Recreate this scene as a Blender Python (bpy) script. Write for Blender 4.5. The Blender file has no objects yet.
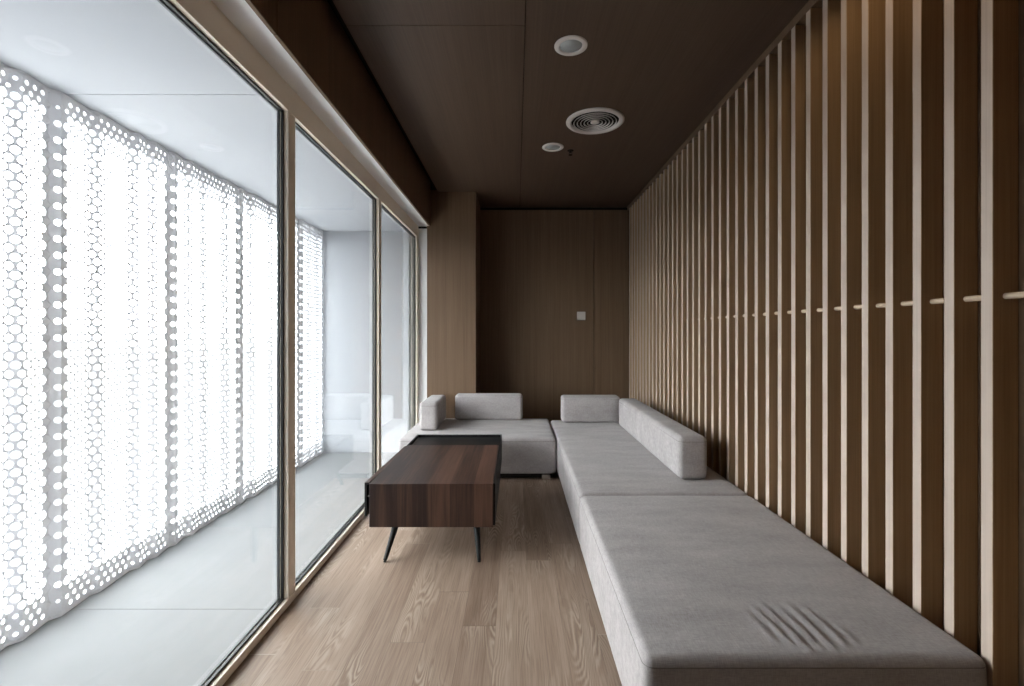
import bpy, bmesh, math, random
import numpy as np
from mathutils import Vector, Matrix

random.seed(7)
PI = math.pi
COL = bpy.context.scene.collection

# ------------------------------------------------------------------ helpers
def link(o, parent=None):
    COL.objects.link(o)
    if parent is not None:
        o.parent = parent
    return o

def obj(name, bm, mat, parent=None, smooth=False):
    me = bpy.data.meshes.new(name)
    bmesh.ops.recalc_face_normals(bm, faces=bm.faces)
    bm.to_mesh(me)
    bm.free()
    if smooth:
        me.polygons.foreach_set('use_smooth', [True] * len(me.polygons))
    for m in (mat if isinstance(mat, (list, tuple)) else [mat]):
        me.materials.append(m)
    return link(bpy.data.objects.new(name, me), parent)

def thing(name, label, cat, loc=(0, 0, 0), rz=0.0, group=None):
    o = bpy.data.objects.new(name, None)
    o.empty_display_size = 0.1
    o.location = loc
    o.rotation_euler = (0, 0, rz)
    link(o)
    o['label'] = label
    o['category'] = cat
    if group:
        o['group'] = group
    return o

def tag(o, label, cat, group=None):
    o['label'] = label
    o['category'] = cat
    if group:
        o['group'] = group
    return o

def struct(name, bm, mat, parent=None, smooth=False):
    o = obj(name, bm, mat, parent, smooth)
    o['kind'] = 'structure'
    return o

def box(bm, x0, x1, y0, y1, z0, z1, bevel=0.0, seg=2):
    r = bmesh.ops.create_cube(bm, size=1.0)
    vs = r['verts']
    for v in vs:
        v.co = Vector((x0 + (v.co.x + .5) * (x1 - x0), y0 + (v.co.y + .5) * (y1 - y0), z0 + (v.co.z + .5) * (z1 - z0)))
    if bevel > 0:
        es = list({e for v in vs for e in v.link_edges})
        bmesh.ops.bevel(bm, geom=es, offset=bevel, segments=seg, profile=0.5, affect='EDGES')
    return bm

def new_box(*a, **k):
    return box(bmesh.new(), *a, **k)

def tube(bm, pts, radii, n=12, cap=True):
    """circular sweep along a polyline"""
    rings = []
    pts = [Vector(p) for p in pts]
    if not isinstance(radii, (list, tuple)):
        radii = [radii] * len(pts)
    for i, p in enumerate(pts):
        a = pts[max(0, i - 1)]
        b = pts[min(len(pts) - 1, i + 1)]
        d = (b - a).normalized()
        up = Vector((0, 0, 1)) if abs(d.z) < .9 else Vector((1, 0, 0))
        s = d.cross(up).normalized()
        t = d.cross(s).normalized()
        rings.append([bm.verts.new(p + (s * math.cos(2 * PI * k / n) + t * math.sin(2 * PI * k / n)) * radii[i]) for k in range(n)])
    for r0, r1 in zip(rings, rings[1:]):
        for k in range(n):
            bm.faces.new((r0[k], r0[(k + 1) % n], r1[(k + 1) % n], r1[k]))
    if cap:
        bm.faces.new(rings[0][::-1])
        bm.faces.new(rings[-1])
    return bm

def lathe(bm, prof, n=48, closed=False):
    """revolve (r, z) profile round z"""
    rings = []
    for r, z in prof:
        if r < 1e-6:
            rings.append([bm.verts.new((0, 0, z))])
        else:
            rings.append([bm.verts.new((r * math.cos(2 * PI * k / n), r * math.sin(2 * PI * k / n), z)) for k in range(n)])
    pairs = list(zip(rings, rings[1:]))
    if closed:
        pairs.append((rings[-1], rings[0]))
    for a, b in pairs:
        for k in range(n):
            q = [a[k % len(a)], a[(k + 1) % len(a)], b[(k + 1) % len(b)], b[k % len(b)]]
            u = []
            for v in q:
                if v not in u:
                    u.append(v)
            if len(u) > 2:
                bm.faces.new(u)
    return bm

def axis_cuts(a, b, r, step):
    """cut positions: dense in the two rounded ends, regular between"""
    out = []
    for i in range(5):
        out.append(a + r * (1 - math.cos(i / 5 * PI / 2)))
    n = max(1, int(math.ceil((b - a - 2 * r) / step)))
    for i in range(n + 1):
        out.append(a + r + (b - a - 2 * r) * i / n)
    for i in range(4, -1, -1):
        out.append(b - r * (1 - math.cos(i / 5 * PI / 2)))
    return out

def soft_box(x0, x1, y0, y1, z0, z1, r, step=0.05, deform=None):
    """upholstered block: dense grid on six faces, rounded on every edge, then a soft deformation"""
    bm = bmesh.new()
    xs, ys, zs = (axis_cuts(*t, r, step) for t in ((x0, x1), (y0, y1), (z0, z1)))
    cache = {}
    def vert(i, j, k):
        key = (i, j, k)
        if key not in cache:
            p = Vector((xs[i], ys[j], zs[k]))
            c = Vector((min(max(p.x, x0 + r), x1 - r), min(max(p.y, y0 + r), y1 - r), min(max(p.z, z0 + r), z1 - r)))
            d = p - c
            if d.length > 1e-9:
                p = c + d.normalized() * r
            if deform:
                p = deform(p)
            cache[key] = bm.verts.new(p)
        return cache[key]
    nx, ny, nz = len(xs) - 1, len(ys) - 1, len(zs) - 1
    for i in range(nx):
        for j in range(ny):
            for k in (0, nz):
                bm.faces.new((vert(i, j, k), vert(i + 1, j, k), vert(i + 1, j + 1, k), vert(i, j + 1, k)))
    for i in range(nx):
        for k in range(nz):
            for j in (0, ny):
                bm.faces.new((vert(i, j, k), vert(i + 1, j, k), vert(i + 1, j, k + 1), vert(i, j, k + 1)))
    for j in range(ny):
        for k in range(nz):
            for i in (0, nx):
                bm.faces.new((vert(i, j, k), vert(i, j + 1, k), vert(i, j + 1, k + 1), vert(i, j, k + 1)))
    return bm

# ------------------------------------------------------------------ materials
def nt_new(name):
    m = bpy.data.materials.new(name)
    m.use_nodes = True
    nt = m.node_tree
    b = nt.nodes['Principled BSDF']
    return m, nt, b

def N(nt, typ, **k):
    n = nt.nodes.new(typ)
    for a, v in k.items():
        if a == 'ins':
            for kk, vv in v.items():
                n.inputs[kk].default_value = vv
        else:
            setattr(n, a, v)
    return n

def L(nt, a, b):
    nt.links.new(a, b)

def plain(name, col, rough=.6, metal=0.0, spec=.5, vary=0.04):
    m, nt, b = nt_new(name)
    tc = N(nt, 'ShaderNodeTexCoord')
    no = N(nt, 'ShaderNodeTexNoise', ins={'Scale': 6.0, 'Detail': 4.0})
    L(nt, tc.outputs['Object'], no.inputs['Vector'])
    cr = N(nt, 'ShaderNodeValToRGB')
    cr.color_ramp.elements[0].color = tuple(c * (1 - vary) for c in col) + (1,)
    cr.color_ramp.elements[1].color = tuple(min(1, c * (1 + vary)) for c in col) + (1,)
    L(nt, no.outputs['Fac'], cr.inputs['Fac'])
    L(nt, cr.outputs['Color'], b.inputs['Base Color'])
    b.inputs['Roughness'].default_value = rough
    b.inputs['Metallic'].default_value = metal
    b.inputs['Specular IOR Level'].default_value = spec
    return m

def veneer(name, dark, light, grain=(130., 130., 2.2), rough=.5, spec=.3, contrast=(.3, .7), rand=False, bump=.05):
    """straight-grained wood veneer: fine noise stretched along the grain"""
    m, nt, b = nt_new(name)
    tc = N(nt, 'ShaderNodeTexCoord')
    vec = tc.outputs['Object']
    if rand:
        oi = N(nt, 'ShaderNodeObjectInfo')
        cb = N(nt, 'ShaderNodeVectorMath', operation='SCALE', ins={0: (3.1, 5.7, 9.3)})
        L(nt, oi.outputs['Random'], cb.inputs['Scale'])
        ad = N(nt, 'ShaderNodeVectorMath', operation='ADD')
        L(nt, vec, ad.inputs[0]); L(nt, cb.outputs[0], ad.inputs[1])
        vec = ad.outputs[0]
    mp = N(nt, 'ShaderNodeMapping', ins={'Scale': grain})
    L(nt, vec, mp.inputs['Vector'])
    n1 = N(nt, 'ShaderNodeTexNoise', ins={'Scale': 1.0, 'Detail': 5.0, 'Roughness': .6})
    L(nt, mp.outputs[0], n1.inputs['Vector'])
    mp2 = N(nt, 'ShaderNodeMapping', ins={'Scale': tuple(g * .13 for g in grain)})
    L(nt, vec, mp2.inputs['Vector'])
    n2 = N(nt, 'ShaderNodeTexNoise', ins={'Scale': 1.0, 'Detail': 3.0})
    L(nt, mp2.outputs[0], n2.inputs['Vector'])
    mx = N(nt, 'ShaderNodeMath', operation='MULTIPLY_ADD', ins={1: .35})
    L(nt, n2.outputs['Fac'], mx.inputs[0])
    sc = N(nt, 'ShaderNodeMath', operation='MULTIPLY', ins={1: .65})
    L(nt, n1.outputs['Fac'], sc.inputs[0]); L(nt, sc.outputs[0], mx.inputs[2])
    cr = N(nt, 'ShaderNodeValToRGB')
    cr.color_ramp.elements[0].position, cr.color_ramp.elements[1].position = contrast
    cr.color_ramp.elements[0].color = dark + (1,)
    cr.color_ramp.elements[1].color = light + (1,)
    L(nt, mx.outputs[0], cr.inputs['Fac'])
    L(nt, cr.outputs['Color'], b.inputs['Base Color'])
    bp = N(nt, 'ShaderNodeBump', ins={'Strength': bump, 'Distance': .002})
    L(nt, n1.outputs['Fac'], bp.inputs['Height'])
    L(nt, bp.outputs['Normal'], b.inputs['Normal'])
    b.inputs['Roughness'].default_value = rough
    b.inputs['Specular IOR Level'].default_value = spec
    return m

def floor_planks(name):
    """oak boards running away from the camera, each with its own tone, end joints and cathedral grain"""
    m, nt, b = nt_new(name)
    W, LEN = .1415, 1.25
    tc = N(nt, 'ShaderNodeTexCoord')
    sp = N(nt, 'ShaderNodeSeparateXYZ'); L(nt, tc.outputs['Object'], sp.inputs[0])
    def M(op, a, bb=None, c=None):
        n = N(nt, 'ShaderNodeMath', operation=op)
        for i, v in enumerate((a, bb, c)):
            if v is None: continue
            if isinstance(v, (int, float)): n.inputs[i].default_value = v
            else: L(nt, v, n.inputs[i])
        return n.outputs[0]
    u = M('DIVIDE', M('SUBTRACT', sp.outputs['X'], .055), W)
    col = M('FLOOR', u)
    fu = M('SUBTRACT', u, col)
    wn = N(nt, 'ShaderNodeTexWhiteNoise', noise_dimensions='1D'); L(nt, col, wn.inputs['W'])
    v = M('ADD', M('DIVIDE', sp.outputs['Y'], LEN), M('MULTIPLY', wn.outputs['Value'], 5.0))
    row = M('FLOOR', v)
    fv = M('SUBTRACT', v, row)
    cid = N(nt, 'ShaderNodeCombineXYZ'); L(nt, col, cid.inputs[0]); L(nt, row, cid.inputs[1])
    wn2 = N(nt, 'ShaderNodeTexWhiteNoise', noise_dimensions='2D'); L(nt, cid.outputs[0], wn2.inputs['Vector'])
    # local coordinates of each board, shifted by the board's own number
    off = N(nt, 'ShaderNodeVectorMath', operation='SCALE', ins={'Scale': 13.0}); L(nt, wn2.outputs['Color'], off.inputs[0])
    loc = N(nt, 'ShaderNodeVectorMath', operation='ADD'); L(nt, tc.outputs['Object'], loc.inputs[0]); L(nt, off.outputs[0], loc.inputs[1])
    # cathedral figure: contour bands of a stretched noise
    mp = N(nt, 'ShaderNodeMapping', ins={'Scale': (9.5, 1.25, 1.0)}); L(nt, loc.outputs[0], mp.inputs['Vector'])
    fig = N(nt, 'ShaderNodeTexNoise', ins={'Scale': 1.0, 'Detail': 1.6, 'Roughness': .45, 'Distortion': .25}); L(nt, mp.outputs[0], fig.inputs['Vector'])
    jit = N(nt, 'ShaderNodeTexNoise', ins={'Scale': 26.0, 'Detail': 2.0}); L(nt, loc.outputs[0], jit.inputs['Vector'])
    ph = M('ADD', M('MULTIPLY', fig.outputs['Fac'], 170.0), M('MULTIPLY', jit.outputs['Fac'], 2.6))
    ring = M('MULTIPLY_ADD', M('SINE', ph), .5, .5)
    mpm = N(nt, 'ShaderNodeMapping', ins={'Scale': (6.0, 1.6, 1.0)}); L(nt, loc.outputs[0], mpm.inputs['Vector'])
    msk = N(nt, 'ShaderNodeTexNoise', ins={'Scale': 1.0, 'Detail': 1.0}); L(nt, mpm.outputs[0], msk.inputs['Vector'])
    mr = N(nt, 'ShaderNodeMapRange', ins={'From Min': .50, 'From Max': .68}); L(nt, msk.outputs['Fac'], mr.inputs['Value'])
    figure = M('MULTIPLY', M('POWER', ring, 1.6), mr.outputs[0])
    # fine pores along the board
    mp3 = N(nt, 'ShaderNodeMapping', ins={'Scale': (210., 5.0, 1.0)}); L(nt, loc.outputs[0], mp3.inputs['Vector'])
    pore = N(nt, 'ShaderNodeTexNoise', ins={'Scale': 1.0, 'Detail': 4.0, 'Roughness': .6}); L(nt, mp3.outputs[0], pore.inputs['Vector'])
    mp4 = N(nt, 'ShaderNodeMapping', ins={'Scale': (22., 1.3, 1.0)}); L(nt, loc.outputs[0], mp4.inputs['Vector'])
    band = N(nt, 'ShaderNodeTexNoise', ins={'Scale': 1.0, 'Detail': 3.0}); L(nt, mp4.outputs[0], band.inputs['Vector'])
    tone = M('ADD', M('MULTIPLY', wn2.outputs['Value'], .34), M('MULTIPLY', band.outputs['Fac'], .62))
    cr = N(nt, 'ShaderNodeValToRGB')
    e = cr.color_ramp.elements
    e[0].position, e[1].position = .2, .85
    e[0].color = (.220, .149, .106, 1); e[1].color = (.440, .330, .255, 1)
    L(nt, tone, cr.inputs['Fac'])
    mixp = N(nt, 'ShaderNodeMix', data_type='RGBA', blend_type='MULTIPLY')
    pr = N(nt, 'ShaderNodeValToRGB')
    pr.color_ramp.elements[0].position, pr.color_ramp.elements[1].position = .33, .6
    pr.color_ramp.elements[0].color = (.70, .66, .62, 1); pr.color_ramp.elements[1].color = (1.06, 1.06, 1.06, 1)
    L(nt, pore.outputs['Fac'], pr.inputs['Fac'])
    mixp.inputs['Factor'].default_value = .75
    L(nt, cr.outputs['Color'], mixp.inputs['A']); L(nt, pr.outputs['Color'], mixp.inputs['B'])
    mixf = N(nt, 'ShaderNodeMix', data_type='RGBA', blend_type='MIX')
    L(nt, M('MULTIPLY', figure, .42), mixf.inputs['Factor'])
    L(nt, mixp.outputs['Result'], mixf.inputs['A']); mixf.inputs['B'].default_value = (.60, .50, .40, 1)
    dkf = M('MULTIPLY', M('MULTIPLY', M('POWER', M('SUBTRACT', 1.0, ring), 2.0), mr.outputs[0]), .32)
    mixd = N(nt, 'ShaderNodeMix', data_type='RGBA', blend_type='MIX')
    L(nt, dkf, mixd.inputs['Factor']); L(nt, mixf.outputs['Result'], mixd.inputs['A']); mixd.inputs['B'].default_value = (.16, .10, .065, 1)
    # board joints
    eu = M('MINIMUM', fu, M('SUBTRACT', 1.0, fu))
    ev = M('MINIMUM', fv, M('SUBTRACT', 1.0, fv))
    gu = M('LESS_THAN', eu, .0075)
    gv = M('LESS_THAN', ev, .0012)
    gap = M('MAXIMUM', M('MULTIPLY', gu, .55), M('MULTIPLY', gv, .8))
    mixg = N(nt, 'ShaderNodeMix', data_type='RGBA', blend_type='MIX')
    tint = N(nt, 'ShaderNodeMix', data_type='RGBA', blend_type='MIX')
    L(nt, wn.outputs['Value'], tint.inputs['Factor'])
    tint.inputs['A'].default_value = (.13, .085, .055, 1); tint.inputs['B'].default_value = (.52, .43, .34, 1)
    L(nt, gap, mixg.inputs['Factor']); L(nt, mixd.outputs['Result'], mixg.inputs['A']); L(nt, tint.outputs['Result'], mixg.inputs['B'])
    L(nt, mixg.outputs['Result'], b.inputs['Base Color'])
    b.inputs['Roughness'].default_value = .5
    b.inputs['Specular IOR Level'].default_value = .35
    bp = N(nt, 'ShaderNodeBump', ins={'Strength': .12, 'Distance': .002})
    L(nt, M('SUBTRACT', pore.outputs['Fac'], gap), bp.inputs['Height']); L(nt, bp.outputs['Normal'], b.inputs['Normal'])
    return m

def walnut(name):
    """strips of walnut veneer of differing tone side by side across the table, grain along each strip"""
    m, nt, b = nt_new(name)
    tc = N(nt, 'ShaderNodeTexCoord')
    sp = N(nt, 'ShaderNodeSeparateXYZ'); L(nt, tc.outputs['Object'], sp.inputs[0])
    cx = N(nt, 'ShaderNodeCombineXYZ'); L(nt, sp.outputs['X'], cx.inputs[0])
    wob = N(nt, 'ShaderNodeTexNoise', ins={'Scale': 7.0, 'Detail': 1.0})
    vor = N(nt, 'ShaderNodeTexVoronoi', voronoi_dimensions='1D', feature='F1', ins={'Scale': 8.5, 'Randomness': .9})
    L(nt, sp.outputs['X'], vor.inputs['W'])
    rgb = N(nt, 'ShaderNodeSeparateColor'); L(nt, vor.outputs['Color'], rgb.inputs[0])
    mp = N(nt, 'ShaderNodeMapping', ins={'Scale': (75., 2.2, 2.2)}); L(nt, tc.outputs['Object'], mp.inputs['Vector'])
    n1 = N(nt, 'ShaderNodeTexNoise', ins={'Scale': 1.0, 'Detail': 5.0, 'Roughness': .62, 'Distortion': .3}); L(nt, mp.outputs[0], n1.inputs['Vector'])
    mp2 = N(nt, 'ShaderNodeMapping', ins={'Scale': (16., .9, .9)}); L(nt, tc.outputs['Object'], mp2.inputs['Vector'])
    n2 = N(nt, 'ShaderNodeTexNoise', ins={'Scale': 1.0, 'Detail': 2.0, 'Distortion': .8}); L(nt, mp2.outputs[0], n2.inputs['Vector'])
    a = N(nt, 'ShaderNodeMath', operation='MULTIPLY', ins={1: .28}); L(nt, rgb.outputs[0], a.inputs[0])
    c = N(nt, 'ShaderNodeMath', operation='MULTIPLY_ADD', ins={1: .42}); L(nt, n1.outputs['Fac'], c.inputs[0]); L(nt, a.outputs[0], c.inputs[2])
    d = N(nt, 'ShaderNodeMath', operation='MULTIPLY_ADD', ins={1: .38}); L(nt, n2.outputs['Fac'], d.inputs[0]); L(nt, c.outputs[0], d.inputs[2])
    cr = N(nt, 'ShaderNodeValToRGB')
    e = cr.color_ramp.elements
    e[0].position, e[1].position = .40, .70
    e[0].color = (.020, .0095, .007, 1); e[1].color = (.120, .060, .040, 1)
    L(nt, d.outputs[0], cr.inputs['Fac'])
    L(nt, cr.outputs['Color'], b.inputs['Base Color'])
    b.inputs['Roughness'].default_value = .42
    b.inputs['Specular IOR Level'].default_value = .4
    bp = N(nt, 'ShaderNodeBump', ins={'Strength': .05, 'Distance': .001}); L(nt, n1.outputs['Fac'], bp.inputs['Height']); L(nt, bp.outputs['Normal'], b.inputs['Normal'])
    return m

def fabric(name, c0, c1):
    m, nt, b = nt_new(name)
    tc = N(nt, 'ShaderNodeTexCoord')
    geo = N(nt, 'ShaderNodeNewGeometry')
    pos = geo.outputs['Position']
    mpf = N(nt, 'ShaderNodeMapping', ins={'Scale': (3.2, 9.0, 6.0)}); L(nt, pos, mpf.inputs['Vector'])
    mot = N(nt, 'ShaderNodeTexNoise', ins={'Scale': 1.0, 'Detail': 7.0, 'Roughness': .65}); L(nt, mpf.outputs[0], mot.inputs['Vector'])
    outs = []
    for s in ((700., 90., 90.), (90., 700., 700.)):
        mp = N(nt, 'ShaderNodeMapping', ins={'Scale': s}); L(nt, pos, mp.inputs['Vector'])
        n = N(nt, 'ShaderNodeTexNoise', ins={'Scale': .55, 'Detail': 2.0}); L(nt, mp.outputs[0], n.inputs['Vector'])
        outs.append(n.outputs['Fac'])
    wv = N(nt, 'ShaderNodeMath', operation='ADD'); L(nt, outs[0], wv.inputs[0]); L(nt, outs[1], wv.inputs[1])
    f1 = N(nt, 'ShaderNodeMath', operation='MULTIPLY', ins={1: .45}); L(nt, wv.outputs[0], f1.inputs[0])
    f2 = N(nt, 'ShaderNodeMath', operation='MULTIPLY_ADD', ins={1: .55}); L(nt, mot.outputs['Fac'], f2.inputs[0]); L(nt, f1.outputs[0], f2.inputs[2])
    cr = N(nt, 'ShaderNodeValToRGB')
    cr.color_ramp.elements[0].position, cr.color_ramp.elements[1].position = .50, .95
    cr.color_ramp.elements[0].color = c0 + (1,); cr.color_ramp.elements[1].color = c1 + (1,)
    L(nt, f2.outputs[0], cr.inputs['Fac'])
    L(nt, cr.outputs['Color'], b.inputs['Base Color'])
    b.inputs['Roughness'].default_value = .95
    b.inputs['Specular IOR Level'].default_value = .1
    b.inputs['Sheen Weight'].default_value = .15
    b.inputs['Sheen Roughness'].default_value = .5
    bp = N(nt, 'ShaderNodeBump', ins={'Strength': .25, 'Distance': .0012}); L(nt, wv.outputs[0], bp.inputs['Height']); L(nt, bp.outputs['Normal'], b.inputs['Normal'])
    return m

def glass(name):
    m, nt, b = nt_new(name)
    nt.nodes.remove(b)
    out = nt.nodes['Material Output']
    tr = N(nt, 'ShaderNodeBsdfTransparent', ins={'Color': (.97, .985, .98, 1)})
    gl = N(nt, 'ShaderNodeBsdfGlossy', ins={'Roughness': .0, 'Color': (1, 1, 1, 1)})
    # Schlick reflectance, the same from either face of the pane
    ge = N(nt, 'ShaderNodeNewGeometry')
    dt = N(nt, 'ShaderNodeVectorMath', operation='DOT_PRODUCT')
    L(nt, ge.outputs['Normal'], dt.inputs[0]); L(nt, ge.outputs['Incoming'], dt.inputs[1])
    ab = N(nt, 'ShaderNodeMath', operation='ABSOLUTE'); L(nt, dt.outputs['Value'], ab.inputs[0])
    om = N(nt, 'ShaderNodeMath', operation='SUBTRACT', ins={0: 1.0}); L(nt, ab.outputs[0], om.inputs[1])
    pw = N(nt, 'ShaderNodeMath', operation='POWER', ins={1: 5.0}); L(nt, om.outputs[0], pw.inputs[0])
    fr = N(nt, 'ShaderNodeMath', operation='MULTIPLY_ADD', ins={1: .96, 2: .032}); L(nt, pw.outputs[0], fr.inputs[0])
    mx = N(nt, 'ShaderNodeMixShader')
    L(nt, fr.outputs[0], mx.inputs[0]); L(nt, tr.outputs[0], mx.inputs[1]); L(nt, gl.outputs[0], mx.inputs[2])
    L(nt, mx.outputs[0], out.inputs['Surface'])
    return m

VEN_WALL = veneer('veneer_wall', (.115, .070, .041), (.192, .123, .075), grain=(150., 150., 1.8))
VEN_CEIL = veneer('veneer_ceiling', (.064, .040, .027), (.100, .065, .045), grain=(150., 1.8, 150.), rough=.42)
VEN_FASCIA = veneer('veneer_fascia', (.125, .078, .045), (.20, .132, .080), grain=(150., 150., 1.8))
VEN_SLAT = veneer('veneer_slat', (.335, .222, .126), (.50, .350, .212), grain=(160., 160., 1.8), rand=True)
SLAT_LIT = veneer('slat_front_lit', (.47, .375, .305), (.60, .495, .415), grain=(160., 160., 1.8), rand=True)
ROD_WOOD = veneer('rod_wood', (.55, .42, .30), (.72, .58, .44), grain=(90., 3., 90.))
OAK_FRAME = plain('frame_oak', (.88, .79, .67), .6, spec=.3, vary=.03)
FLOOR = floor_planks('oak_floor')
WALNUT = walnut('walnut_veneer')
FABRIC = fabric('grey_fabric', (.290, .266, .260), (.505, .470, .464))
PIPING = plain('seam_thread', (.20, .188, .180), .95, spec=.1)
BLACK = plain('black_metal', (.009, .009, .009), .5, spec=.3)
GASKET = plain('black_gasket', (.008, .008, .009), .4)
GASKET2 = plain('grey_spacer', (.05, .055, .06), .4)
WHITE = plain('white_paint', (.88, .88, .88), .8, spec=.2, vary=.015)
CONCRETE = plain('pale_concrete', (.235, .24, .245), .85, spec=.2, vary=.05)
BALC = plain('balcony_paint', (.43, .445, .47), .75, spec=.2, vary=.02)
WHITE_METAL = plain('white_metal', (.82, .815, .845), .5, vary=.01)
PLASTIC = plain('white_plastic', (.62, .57, .53), .45, vary=.01)
LENS = plain('frosted_lens', (.34, .36, .355), .3, vary=.01)
CHROME = plain('brushed_steel', (.62, .60, .58), .3, metal=1.0, vary=.02)
DARK = plain('dark_void', (.02, .016, .013), .9, spec=.1)
GLASS = glass('clear_glass')

# ------------------------------------------------------------------ dimensions (camera at origin of plan, looking +y)
CEIL = 2.745
XW = -1.039          # room face of the window frame
XS = 1.317           # room face of the slats
XR = 1.389           # wall behind the slats
YB = 5.63            # back wall
YR = -1.6            # wall behind the camera
XO = -2.02           # perforated screen
YE = 4.97            # end wall of the balcony

# ------------------------------------------------------------------ room shell
struct('floor', new_box(-1.12, 1.52, YR - .1, 5.8, -.08, 0), FLOOR)

bm = bmesh.new()
g = .002
box(bm, -.826, .045 - g, YR, 2.309 - g, CEIL, CEIL + .018)
box(bm, -.826, .045 - g, 2.309 + g, 5.75, CEIL, CEIL + .018)
box(bm, .045 + g, XR, YR, 5.75, CEIL, CEIL + .018)
struct('ceiling', bm, VEN_CEIL)
struct('ceiling_slab', new_box(-1.2, 1.52, YR - .1, 5.8, CEIL + .13, CEIL + .23), DARK)

struct('wall_right', new_box(XR, XR + .1, YR, 5.75, 0, CEIL + .13), VEN_WALL)
struct('wall_front', new_box(-1.2, 1.52, YR - .1, YR, 0, CEIL + .13), VEN_WALL)
bm = bmesh.new()
box(bm, -.6, .924 - g, YB, YB + .02, 0, CEIL - .036)
box(bm, .924 + g, XR, YB, YB + .02, 0, CEIL - .036)
struct('wall_back', bm, VEN_WALL)
struct('wall_back_core', new_box(-1.2, 1.52, YB + .03, YB + .13, 0, CEIL + .13), DARK)
# pilaster in the far left corner
struct('column', new_box(-.943, -.4236, 5.03, YB + .01, 0, CEIL + .02, bevel=.002, seg=1), VEN_WALL)
# white reveal beside the last window
struct('wall_left', new_box(-1.16, -.944, 5.06, 5.3, 0, 2.362), WHITE)
struct('wall_left_upper', new_box(-1.2, -.95, 5.07, YB + .03, 2.39, CEIL + .13), DARK)
# bulkhead over the windows: white underside, veneered face
struct('trim_1', new_box(-1.16, -.9235, YR, 5.06, 2.384, CEIL + .13), WHITE)
bm = bmesh.new()
ys = [YR, 1.8, 5.035]
for a, b in zip(ys, ys[1:]):
    box(bm, -.923, -.905, a + g, b - g, 2.381, CEIL + .10, bevel=.0015, seg=1)
struct('trim_2', bm, VEN_FASCIA)

# ------------------------------------------------------------------ window wall
Z_SILL, Z_HEAD = .034, 2.266
posts = [(.883, .957), (2.169, 2.239), (3.602, 3.670), (5.0, 5.06)]
bm = bmesh.new()
XF = -1.087
box(bm, XF, XW, YR, 5.06, 0, Z_SILL, bevel=.0025, seg=2)
box(bm, XF, XW, YR, 5.06, Z_HEAD, 2.384)
for a, b in posts:
    box(bm, XF, XW, a, b, Z_SILL, Z_HEAD, bevel=.0025, seg=2)
struct('trim_3', bm, OAK_FRAME)
# solid wall between the windows and the end of the room behind the camera
struct('wall_left_near', new_box(XF, XW - .002, YR, posts[0][0] - .001, Z_SILL, Z_HEAD), VEN_WALL)

def ring_bars(bm, x0, x1, y0, y1, z0, z1, w):
    box(bm, x0, x1, y0, y1, z0, z0 + w)
    box(bm, x0, x1, y0, y1, z1 - w, z1)
    box(bm, x0, x1, y0, y0 + w, z0 + w, z1 - w)
    box(bm, x0, x1, y1 - w, y1, z0 + w, z1 - w)
    return bm

for i, (p, q) in enumerate(zip(posts, posts[1:])):
    y0, y1 = p[1] + .0005, q[0] - .0005
    w = bpy.data.objects.new('window_%d' % (i + 1), None)
    w.location = (XW, (y0 + y1) / 2, Z_SILL)
    link(w)
    w['kind'] = 'structure'
    ox, oy, oz = w.location
    gk = ring_bars(bmesh.new(), -1.070 - ox, -1.060 - ox, y0 - oy, y1 - oy, .0005, Z_HEAD - oz - .0005, .008)
    obj('gasket', gk, GASKET, w)
    sp = ring_bars(bmesh.new(), -1.087 - ox, -1.0785 - ox, y0 - oy, y1 - oy, .0005, Z_HEAD - oz - .0005, .009)
    obj('spacer', sp, GASKET2, w)
    pn = new_box(-1.0775 - ox, -1.0715 - ox, y0 - oy + .001, y1 - oy - .001, .0015, Z_HEAD - oz - .0015)
    obj('pane', pn, GLASS, w)

# ------------------------------------------------------------------ balcony outside
BZ = 2.314                                      # balcony soffit
bm = bmesh.new()
box(bm, -2.45, -1.1205, .8, 2.15 - .002, -.08, 0)
box(bm, -2.45, -1.1205, 2.15 + .002, YE + .2, -.08, 0)
struct('balcony_floor', bm, CONCRETE)
bm = bmesh.new()
box(bm, -2.45, -1.1205, .8, 2.12 - .002, BZ, BZ + .1)
box(bm, -2.45, -1.1205, 2.12 + .002, YE + .2, BZ, BZ + .1)
struct('balcony_ceiling', bm, BALC)
struct('wall_outside', new_box(-2.45, -1.1205, YE, YE + .12, .001, BZ - .001), BALC)
struct('wall_outside_near', new_box(-2.45, -1.1205, .84, .96, .001, BZ - .001), BALC)

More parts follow.
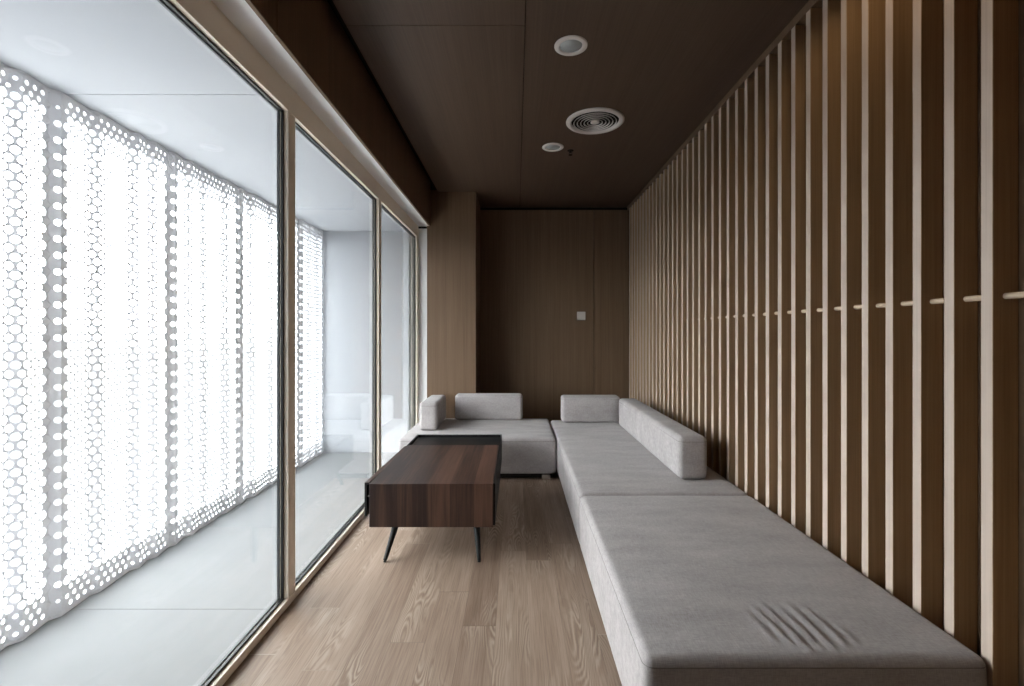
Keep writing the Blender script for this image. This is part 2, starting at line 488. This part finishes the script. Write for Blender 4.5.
# ---- pleated perforated metal screen
def perforated_screen():
    P = .0415                                   # hole pitch in a row
    R = P * math.sqrt(3) / 2                    # row spacing
    RAD = .0196
    # folds: (sight angle from, to, kind) as tangents x/y seen from the room; kind 1 folds are nearly closed
    folds = [(1.62, 1.57, 0), (1.50, 1.45, 1), (1.36, 1.32, 0), (1.24, 1.20, 0), (1.16, 1.125, 0), (1.0737, 1.0400, 0), (.9853, .9579, 1), (.8968, .8779, 0),
             (.8147, .7937, 0), (.7768, .7579, 0), (.7326, .7179, 1), (.7011, .6821, 0), (.6653, .6568, 0),
             (.6189, .6084, 0), (.5853, .5768, 1), (.5684, .5495, 0), (.5221, .5137, 0), (.500, .492, 0), (.475, .468, 0),
             (.459, .4505, 1), (.439, .433, 0), (.424, .418, 0)]
    poly = [(.962, XO, 0)]
    for ta, tb, k in folds:
        h = -XO * (1 / tb - 1 / ta) / (1 / ta + 1 / tb + 2.4)
        ya, yb = (-XO + h) / ta, (-XO - h) / tb
        if yb < ya + .006:
            yb = ya + .006
        poly.append((ya, XO - h, k))            # far edge of the fold, away from the room
        poly.append((yb, XO + h, -1))
    poly.append((YE - .004, XO, -1))
    s = [0.0]
    for (a, xa, _), (b, xb, _) in zip(poly, poly[1:]):
        s.append(s[-1] + math.hypot(b - a, xb - xa))
    S = np.array(s); PY = np.array([p[0] for p in poly]); PX = np.array([p[1] for p in poly])
    total = s[-1]
    spans = [(s[i], s[i + 1], p[2]) for i, p in enumerate(poly[:-1]) if p[2] >= 0 and i > 0]
    V0, V1 = .0005, BZ - .0005
    nrow = int(round((V1 - V0) / R)); Rr = (V1 - V0) / nrow
    ncol = int(total / P)
    Pp = total / ncol
    verts, faces = [], []
    ang6 = [PI / 6 + PI / 3 * k for k in range(6)]
    T = .004
    HX = [(math.cos(a) * Pp / math.sqrt(3), math.sin(a) * Rr * 2 / 3) for a in ang6]
    def place(us, vs, t):
        us = np.clip(us, 0, total)
        y = np.interp(us, S, PY); x = np.interp(us, S, PX)
        return np.stack([x + t, y, np.clip(vs, V0, V1)], 1)
    for j in range(nrow + 1):
        vc = V0 + Rr * j
        for i in range(ncol + 1):
            uc = (i + (.5 if j % 2 else 0)) * Pp
            if uc > total + Pp * .4:
                continue
            yc = np.interp(min(uc, total), S, PY)
            kind, mid = -1, 0.0
            for q0, q1, qk in spans:
                if abs(uc - (q0 + q1) / 2) < max((q1 - q0) / 2 + .2 * Pp, (.95 if qk else .78) * Pp):
                    kind, mid = qk, (q0 + q1) / 2
            r = RAD * Pp / P
            if j <= 3 or j >= nrow - 2:
                r *= .55                        # finer holes in the border rows
            if kind == 0:
                r *= .83
            if kind == 1:
                r = r * .72 if abs(uc - mid) < Pp * .5 and j % 2 == 0 else 0
            if j in (0, nrow) or uc < Pp or uc > total - Pp:
                r = 0
            fine = 1.75 < yc < 2.95
            if fine:
                ou = [];
                for k in range(6):
                    a, b = HX[k], HX[(k + 1) % 6]
                    ou += [a, ((a[0] + b[0]) / 2, (a[1] + b[1]) / 2)]
                angs = [ang6[0] + PI / 6 * k for k in range(12)]
            else:
                ou = HX
                angs = ang6
            n = len(ou)
            base = len(verts)
            O = np.array(ou)
            if r <= 0:
                verts.extend(place(uc + O[:, 0], vc + O[:, 1], T / 2).tolist())
                verts.extend(place(uc + O[:, 0], vc + O[:, 1], -T / 2).tolist())
                faces.append(tuple(range(base, base + n)))
                faces.append(tuple(range(base + 2 * n - 1, base + n - 1, -1)))
                continue
            I = np.array([(math.cos(a) * r, math.sin(a) * r) for a in angs])
            for t in (T / 2, -T / 2):
                verts.extend(place(uc + O[:, 0], vc + O[:, 1], t).tolist())
                verts.extend(place(uc + I[:, 0], vc + I[:, 1], t).tolist())
            for k in range(n):
                k2 = (k + 1) % n
                faces.append((base + k, base + k2, base + n + k2, base + n + k))
                faces.append((base + 2 * n + k2, base + 2 * n + k, base + 3 * n + k, base + 3 * n + k2))
                faces.append((base + n + k, base + n + k2, base + 3 * n + k2, base + 3 * n + k))
    me = bpy.data.meshes.new('perforated_screen')
    me.from_pydata(verts, [], faces)
    me.materials.append(WHITE_METAL)
    me.update()
    o = link(bpy.data.objects.new('perforated_screen', me))
    tag(o, 'white pleated metal screen full of round holes, standing outside beyond the glass', 'screen')
perforated_screen()

# ------------------------------------------------------------------ slat screen on the right wall
PITCH, SW = .116, .034
RAIL = .042
def slat_mesh():
    bm = new_box(0, XR - XS - .0005, 0, SW, 0, CEIL - RAIL - .001, bevel=.0012, seg=1)
    bm.normal_update()
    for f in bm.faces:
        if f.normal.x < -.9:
            f.material_index = 1                # paler copy of the slat wood: window light put into the colour
    return bm
scr = thing('slat_screen', 'floor-to-ceiling screen of upright brown wood slats along the right wall', 'slat screen', (XS, 0, 0))
first = obj('slat', slat_mesh(), (VEN_SLAT, SLAT_LIT), scr)
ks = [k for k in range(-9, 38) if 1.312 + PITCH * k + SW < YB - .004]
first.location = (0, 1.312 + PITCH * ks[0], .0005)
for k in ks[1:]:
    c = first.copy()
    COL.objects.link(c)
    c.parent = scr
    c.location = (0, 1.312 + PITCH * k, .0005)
obj('top_rail', new_box(0, XR - XS - .0005, YR + .002, YB - .004, CEIL - RAIL, CEIL - .0005), VEN_WALL, scr)
obj('rod', tube(bmesh.new(), [(.036, YR + .004, 1.352), (.036, YB - .005, 1.352)], .0088, 14), ROD_WOOD, scr, smooth=True)

# ------------------------------------------------------------------ sofa modules
SEAT, SKIRT = .352, .046
RC = .027
def sofa(name, label, x0, x1, y0, y1, deform=None, step=.05, group=None, bulge=.010):
    cx, cy = (x0 + x1) / 2, (y0 + y1) / 2
    hx, hy = (x1 - x0) / 2, (y1 - y0) / 2
    root = thing(name, label, 'sofa', (cx, cy, 0), 0, group)
    def df(p):
        q = p.copy()
        u, v = p.x / hx, p.y / hy
        w = max(0.0, 1 - u * u) * max(0.0, 1 - v ** 4)
        top = max(0.0, min(1.0, (p.z - (SEAT - RC)) / RC))
        q.z += bulge * math.sqrt(w) * top - bulge * .5 * top
        if top == 0 and abs(p.z - SKIRT) > .03:                  # sides swell slightly
            t = math.sin(PI * (p.z - SKIRT) / (SEAT - SKIRT))
            q.x += (.004 * t if abs(u) > .97 else 0) * (1 if u > 0 else -1)
            q.y += (.004 * t if abs(v) > .97 else 0) * (1 if v > 0 else -1)
        if deform and top > .2:
            q.z += deform(p.x + cx, p.y + cy) * top
        return q
    obj('seat', soft_box(-hx, hx, -hy, hy, SKIRT, SEAT, RC, step, df), FABRIC, root, smooth=True)
    # stitched seam round the upper edge
    zs = SEAT - RC * 1.0
    pts, rr = [], RC * .98
    for sx, sy, a0 in ((1, 1, 0), (-1, 1, PI / 2), (-1, -1, PI), (1, -1, 3 * PI / 2)):
        for k in range(7):
            a = a0 + k / 6 * PI / 2
            pts.append((sx * (hx - RC) + math.cos(a) * (rr + .0008), sy * (hy - RC) + math.sin(a) * (rr + .0008), zs))
    pts.append(pts[0])
    obj('seam', tube(bmesh.new(), pts, .0016, 6, cap=False), PIPING, root, smooth=True)
    obj('base', new_box(-hx + .03, hx - .03, -hy + .03, hy - .03, .008, SKIRT + .004), DARK, root)
    for sx in (-1, 1):
        for sy in (-1, 1):
            px, py = sx * (hx - .085), sy * (hy - .045)
            f = new_box(px - .036, px + .036, py - .022, py + .022, 0, .036, bevel=.004)
            obj('foot', f, CHROME, root)
    return root

def wrinkles(x, y):
    z = 0.0
    for wx, amp, ya, yb, sl in ((.748, .0050, 1.385, 1.53, -.12), (.785, .0064, 1.37, 1.55, -.12), (.822, .0070, 1.345, 1.56, -.10), (.862, .0055, 1.35, 1.54, -.06), (.902, .0068, 1.345, 1.56, -.04), (.946, .0066, 1.37, 1.545, -.06), (.985, .0034, 1.36, 1.46, 0)):
        m = (ya + yb) / 2; hw = (yb - ya) / 2
        if abs(y - m) < hw * 1.3:
            e = max(0.0, 1 - ((y - m) / (hw * 1.3)) ** 2) ** 1.2
            d = x - (wx + sl * (y - m))
            z += amp * e * (math.exp(-(d / .0085) ** 2) - .75 * math.exp(-((d - .017) / .0095) ** 2))
    return z

sofa('sofa_module', 'long grey sofa module in the corner carrying two block cushions, beyond the near bench', .355, 1.312, 2.664, 4.93, group=None)
sofa('sofa_module', 'near grey fabric bench with wrinkled top, closest to the camera beside the slats', .355, 1.312, 1.312, 2.650, deform=wrinkles, step=.0125)
sofa('sofa_module', 'grey fabric sofa module across the far end, behind the dark wood table', -1.000, .343, 4.045, 5.025)

def back_block(label, x0, x1, y0, y1, h):
    cx, cy = (x0 + x1) / 2, (y0 + y1) / 2
    hx, hy = (x1 - x0) / 2, (y1 - y0) / 2
    def df(p):
        q = p.copy()
        t = math.sin(PI * max(0, min(1, p.z / h)))
        n = .005 * t
        if hx < hy:
            q.x += n * (p.x / hx) * max(0, 1 - (p.y / hy) ** 4)
        else:
            q.y += n * (p.y / hy) * max(0, 1 - (p.x / hx) ** 4)
        return q
    root = thing('back_cushion', label, 'cushion', (cx, cy, SEAT + .0045), 0, 'loose block back cushions')
    obj('cover', soft_box(-hx, hx, -hy, hy, 0, h, .032, .05, df), FABRIC, root, smooth=True)
    zs = h - .032
    pts = []
    for sx, sy, a0 in ((1, 1, 0), (-1, 1, PI / 2), (-1, -1, PI), (1, -1, 3 * PI / 2)):
        for k in range(6):
            a = a0 + k / 5 * PI / 2
            pts.append((sx * (hx - .032) + math.cos(a) * .0328, sy * (hy - .032) + math.sin(a) * .0328, zs))
    pts.append(pts[0])
    obj('seam', tube(bmesh.new(), pts, .0012, 6, cap=False), PIPING, root, smooth=True)
back_block('small grey block cushion set sideways at the window end of the far sofa', -.885, -.720, 4.335, 4.91, .258)
back_block('grey block cushion on the far sofa, backing onto the wood pilaster', -.626, .068, 4.855, 5.012, .262)
back_block('short grey block cushion at the far end of the long corner sofa, facing the camera', .457, 1.040, 4.72, 4.89, .262)
back_block('long grey block cushion lying along the slatted wall on the corner sofa', .990, 1.166, 2.880, 4.60, .264)

# ------------------------------------------------------------------ coffee table
T0 = (-.463, 3.25, 0)
tb = thing('coffee_table', 'low walnut coffee table with black tray end and thin splayed black legs', 'coffee table', T0)
hx = .347
yn, ym, yf = 2.62 - T0[1], 3.53 - T0[1], 3.90 - T0[1]
ZT, ZB = .417, .178
bm = bmesh.new()
box(bm, -hx, hx - .012, yn, ym, ZB, ZT, bevel=.002, seg=2)
obj('cabinet', bm, WALNUT, tb)
bm = bmesh.new()
box(bm, -hx, hx, ym + .0005, yf, ZB + .03, ZT - .020)            # tray floor block
box(bm, -hx, -hx + .012, ym + .0005, yf, ZT - .020, ZT)
box(bm, hx - .012, hx, ym + .0005, yf, ZT - .020, ZT)
box(bm, -hx + .012, hx - .012, yf - .012, yf, ZT - .020, ZT)
obj('tray', bm, BLACK, tb)
obj('side_panel', new_box(hx - .0115, hx, yn + .012, ym, ZB + .006, ZT - .001, bevel=.001, seg=1), BLACK, tb)
# drawer front on the window side, standing slightly open at its near end
bm = new_box(-.007, .007, -.86, 0, ZB + .047, ZT - .004, bevel=.0015, seg=1)
box(bm, .0072, .020, -.86, 0, ZT - .014, ZT - .004)
bm.normal_update()
for f in bm.faces:
    if f.normal.z > .9:
        f.material_index = 1                    # veneered top edge
dr = obj('drawer_front', bm, (BLACK, WALNUT), tb)
dr.location = (-hx - .009, ym - .012, 0)
dr.rotation_euler = (0, 0, -math.radians(1.5))
kn = obj('hinge', tube(bmesh.new(), [(.007, -.845, ZB + .155), (.020, -.845, ZB + .155)], .0045, 12), CHROME, dr)
for sx, xt, xb in ((-1, -.212, -.254), (1, .240, .262)):
    for sy, yt, yb in ((-1, yn + .06, yn - .028), (1, yf - .07, yf + .01)):
        obj('leg', tube(bmesh.new(), [(xt, yt, ZB + .001), (xt + (xb - xt) * .96, yt + (yb - yt) * .96, .009), (xb, yb, 0)], [.0195, .0105, .0098], 20), BLACK, tb, smooth=False)

# ------------------------------------------------------------------ ceiling fittings
def downlight(label, x, y, lit=None):
    root = thing('downlight', label, 'downlight', (x, y, CEIL), 0, 'round ceiling downlights')
    prof = [(.086, 0), (.086, -.004), (.082, -.007), (.064, -.0085), (.060, -.006), (.058, -.0005)]
    obj('trim_ring', lathe(bmesh.new(), prof), PLASTIC, root, smooth=True)
    obj('lens', lathe(bmesh.new(), [(.0585, -.0008), (.0585, -.0022), (0, -.0030)]), lit or LENS, root, smooth=True)
    return root
downlight('white recessed downlight nearer the camera, in front of the air vent', .2855, 2.470)
downlight('white recessed downlight farther away, beyond the air vent', .297, 3.818)

av = thing('air_vent', 'round white ceiling air vent of concentric rings', 'air vent', (.557, 3.35, CEIL))
obj('flange', lathe(bmesh.new(), [(.203, 0), (.203, -.006), (.196, -.013), (.180, -.016), (.168, -.012), (.165, -.001)], 64), PLASTIC, av, smooth=True)
obj('vent_shade', lathe(bmesh.new(), [(.1655, -.0008), (0, -.0012)], 48), DARK, av)  # flat dark disc standing in for the shade inside the vent
for r in (.148, .124, .100, .076, .052):
    obj('louver', lathe(bmesh.new(), [(r - .003, -.0095), (r - .001, -.0085), (r + .0035, -.0155), (r + .0005, -.0165)], 56, closed=True), PLASTIC, av, smooth=False)
obj('hub', lathe(bmesh.new(), [(.030, -.003), (.032, -.012), (.024, -.016), (0, -.018)], 32), PLASTIC, av, smooth=True)

sk = thing('sprinkler', 'tiny dark sprinkler head hanging from the ceiling beyond the vent', 'sprinkler', (.446, 3.89, CEIL))
obj('plate', lathe(bmesh.new(), [(.026, 0), (.025, -.003), (.010, -.005), (0, -.005)], 24), DARK, sk, smooth=True)
bm = bmesh.new()
tube(bm, [(0, 0, -.004), (0, 0, -.018)], .007, 10)
tube(bm, [(-.008, 0, -.012), (-.013, 0, -.024), (0, 0, -.036)], .0022, 8)
tube(bm, [(.008, 0, -.012), (.013, 0, -.024), (0, 0, -.036)], .0022, 8)
obj('frame', bm, DARK, sk)
obj('deflector', lathe(bmesh.new(), [(0, -.034), (.016, -.036), (.016, -.038), (0, -.039)], 20), DARK, sk)

# ------------------------------------------------------------------ switch on the far wall
sw = thing('light_switch', 'square white switch plate on the dark far wall', 'switch', (.772, YB, 1.452))
obj('plate', new_box(-.050, .050, -.009, -.0002, -.050, .050, bevel=.003), PLASTIC, sw)
obj('rocker', new_box(-.036, .036, -.0115, -.0088, -.036, .036, bevel=.0012), PLASTIC, sw)

# ------------------------------------------------------------------ light
w = bpy.data.worlds.new('World')
bpy.context.scene.world = w
w.use_nodes = True
wt = w.node_tree
bg = wt.nodes['Background']
# overcast sky over dimmer facades opposite; bright band below added to light the bulkhead
SKY_HIGH, SKY_LOW, GROUND, NADIR_FILL = 20.0, 19.0, 1.7, 15.0
tcw = N(wt, 'ShaderNodeTexCoord')
spw = N(wt, 'ShaderNodeSeparateXYZ'); L(wt, tcw.outputs['Generated'], spw.inputs[0])
mrw = N(wt, 'ShaderNodeMapRange', ins={'From Min': -1.0, 'From Max': 1.0}); L(wt, spw.outputs['Z'], mrw.inputs['Value'])
crw = N(wt, 'ShaderNodeValToRGB')
el = crw.color_ramp.elements
el[0].position, el[1].position = .485, 1.0
gk = GROUND / SKY_HIGH
lk = SKY_LOW / SKY_HIGH
el[0].color = (gk * .97, gk * .985, gk, 1)
el[1].color = (.94, .97, 1.0, 1)
e3 = el.new(.22); e3.color = (gk * .97, gk * .985, gk, 1)
sk_ = NADIR_FILL / SKY_HIGH
e4 = el.new(.12); e4.color = (sk_ * .98, sk_ * .99, sk_, 1)
e2 = el.new(.515); e2.color = (lk * .95, lk * .975, lk, 1)
L(wt, mrw.outputs[0], crw.inputs['Fac'])
L(wt, crw.outputs['Color'], bg.inputs['Color'])
bg.inputs['Strength'].default_value = SKY_HIGH

# unseen warm spot added near the ceiling for the glow on the slats; no fixture
ld = bpy.data.lights.new('slat_glow_lamp', 'SPOT')
ld.energy = 4.5
ld.color = (1.0, .72, .42)
ld.spot_size = math.radians(172)
ld.spot_blend = .3
ld.shadow_soft_size = .05
lo = link(bpy.data.objects.new('slat_glow_lamp', ld))
lo.location = (.98, 1.52, CEIL - .03)

# ------------------------------------------------------------------ camera
cam = bpy.data.cameras.new('camera')
cam.sensor_width = 36.0
cam.lens = 36.0 * 475 / 1024
cam.shift_x = -4 / 1024
cam.shift_y = -10 / 1024
cam.clip_start = .02
co = link(bpy.data.objects.new('camera', cam))
co.location = (0, 0, 1.25)
co.rotation_euler = (PI / 2, 0, 0)
sc = bpy.context.scene
sc.camera = co
sc.view_settings.view_transform = 'Standard'
sc.view_settings.look = 'None'
sc.view_settings.exposure = 0.0
sc.view_settings.gamma = 1.0
sc.view_settings.use_curve_mapping = False
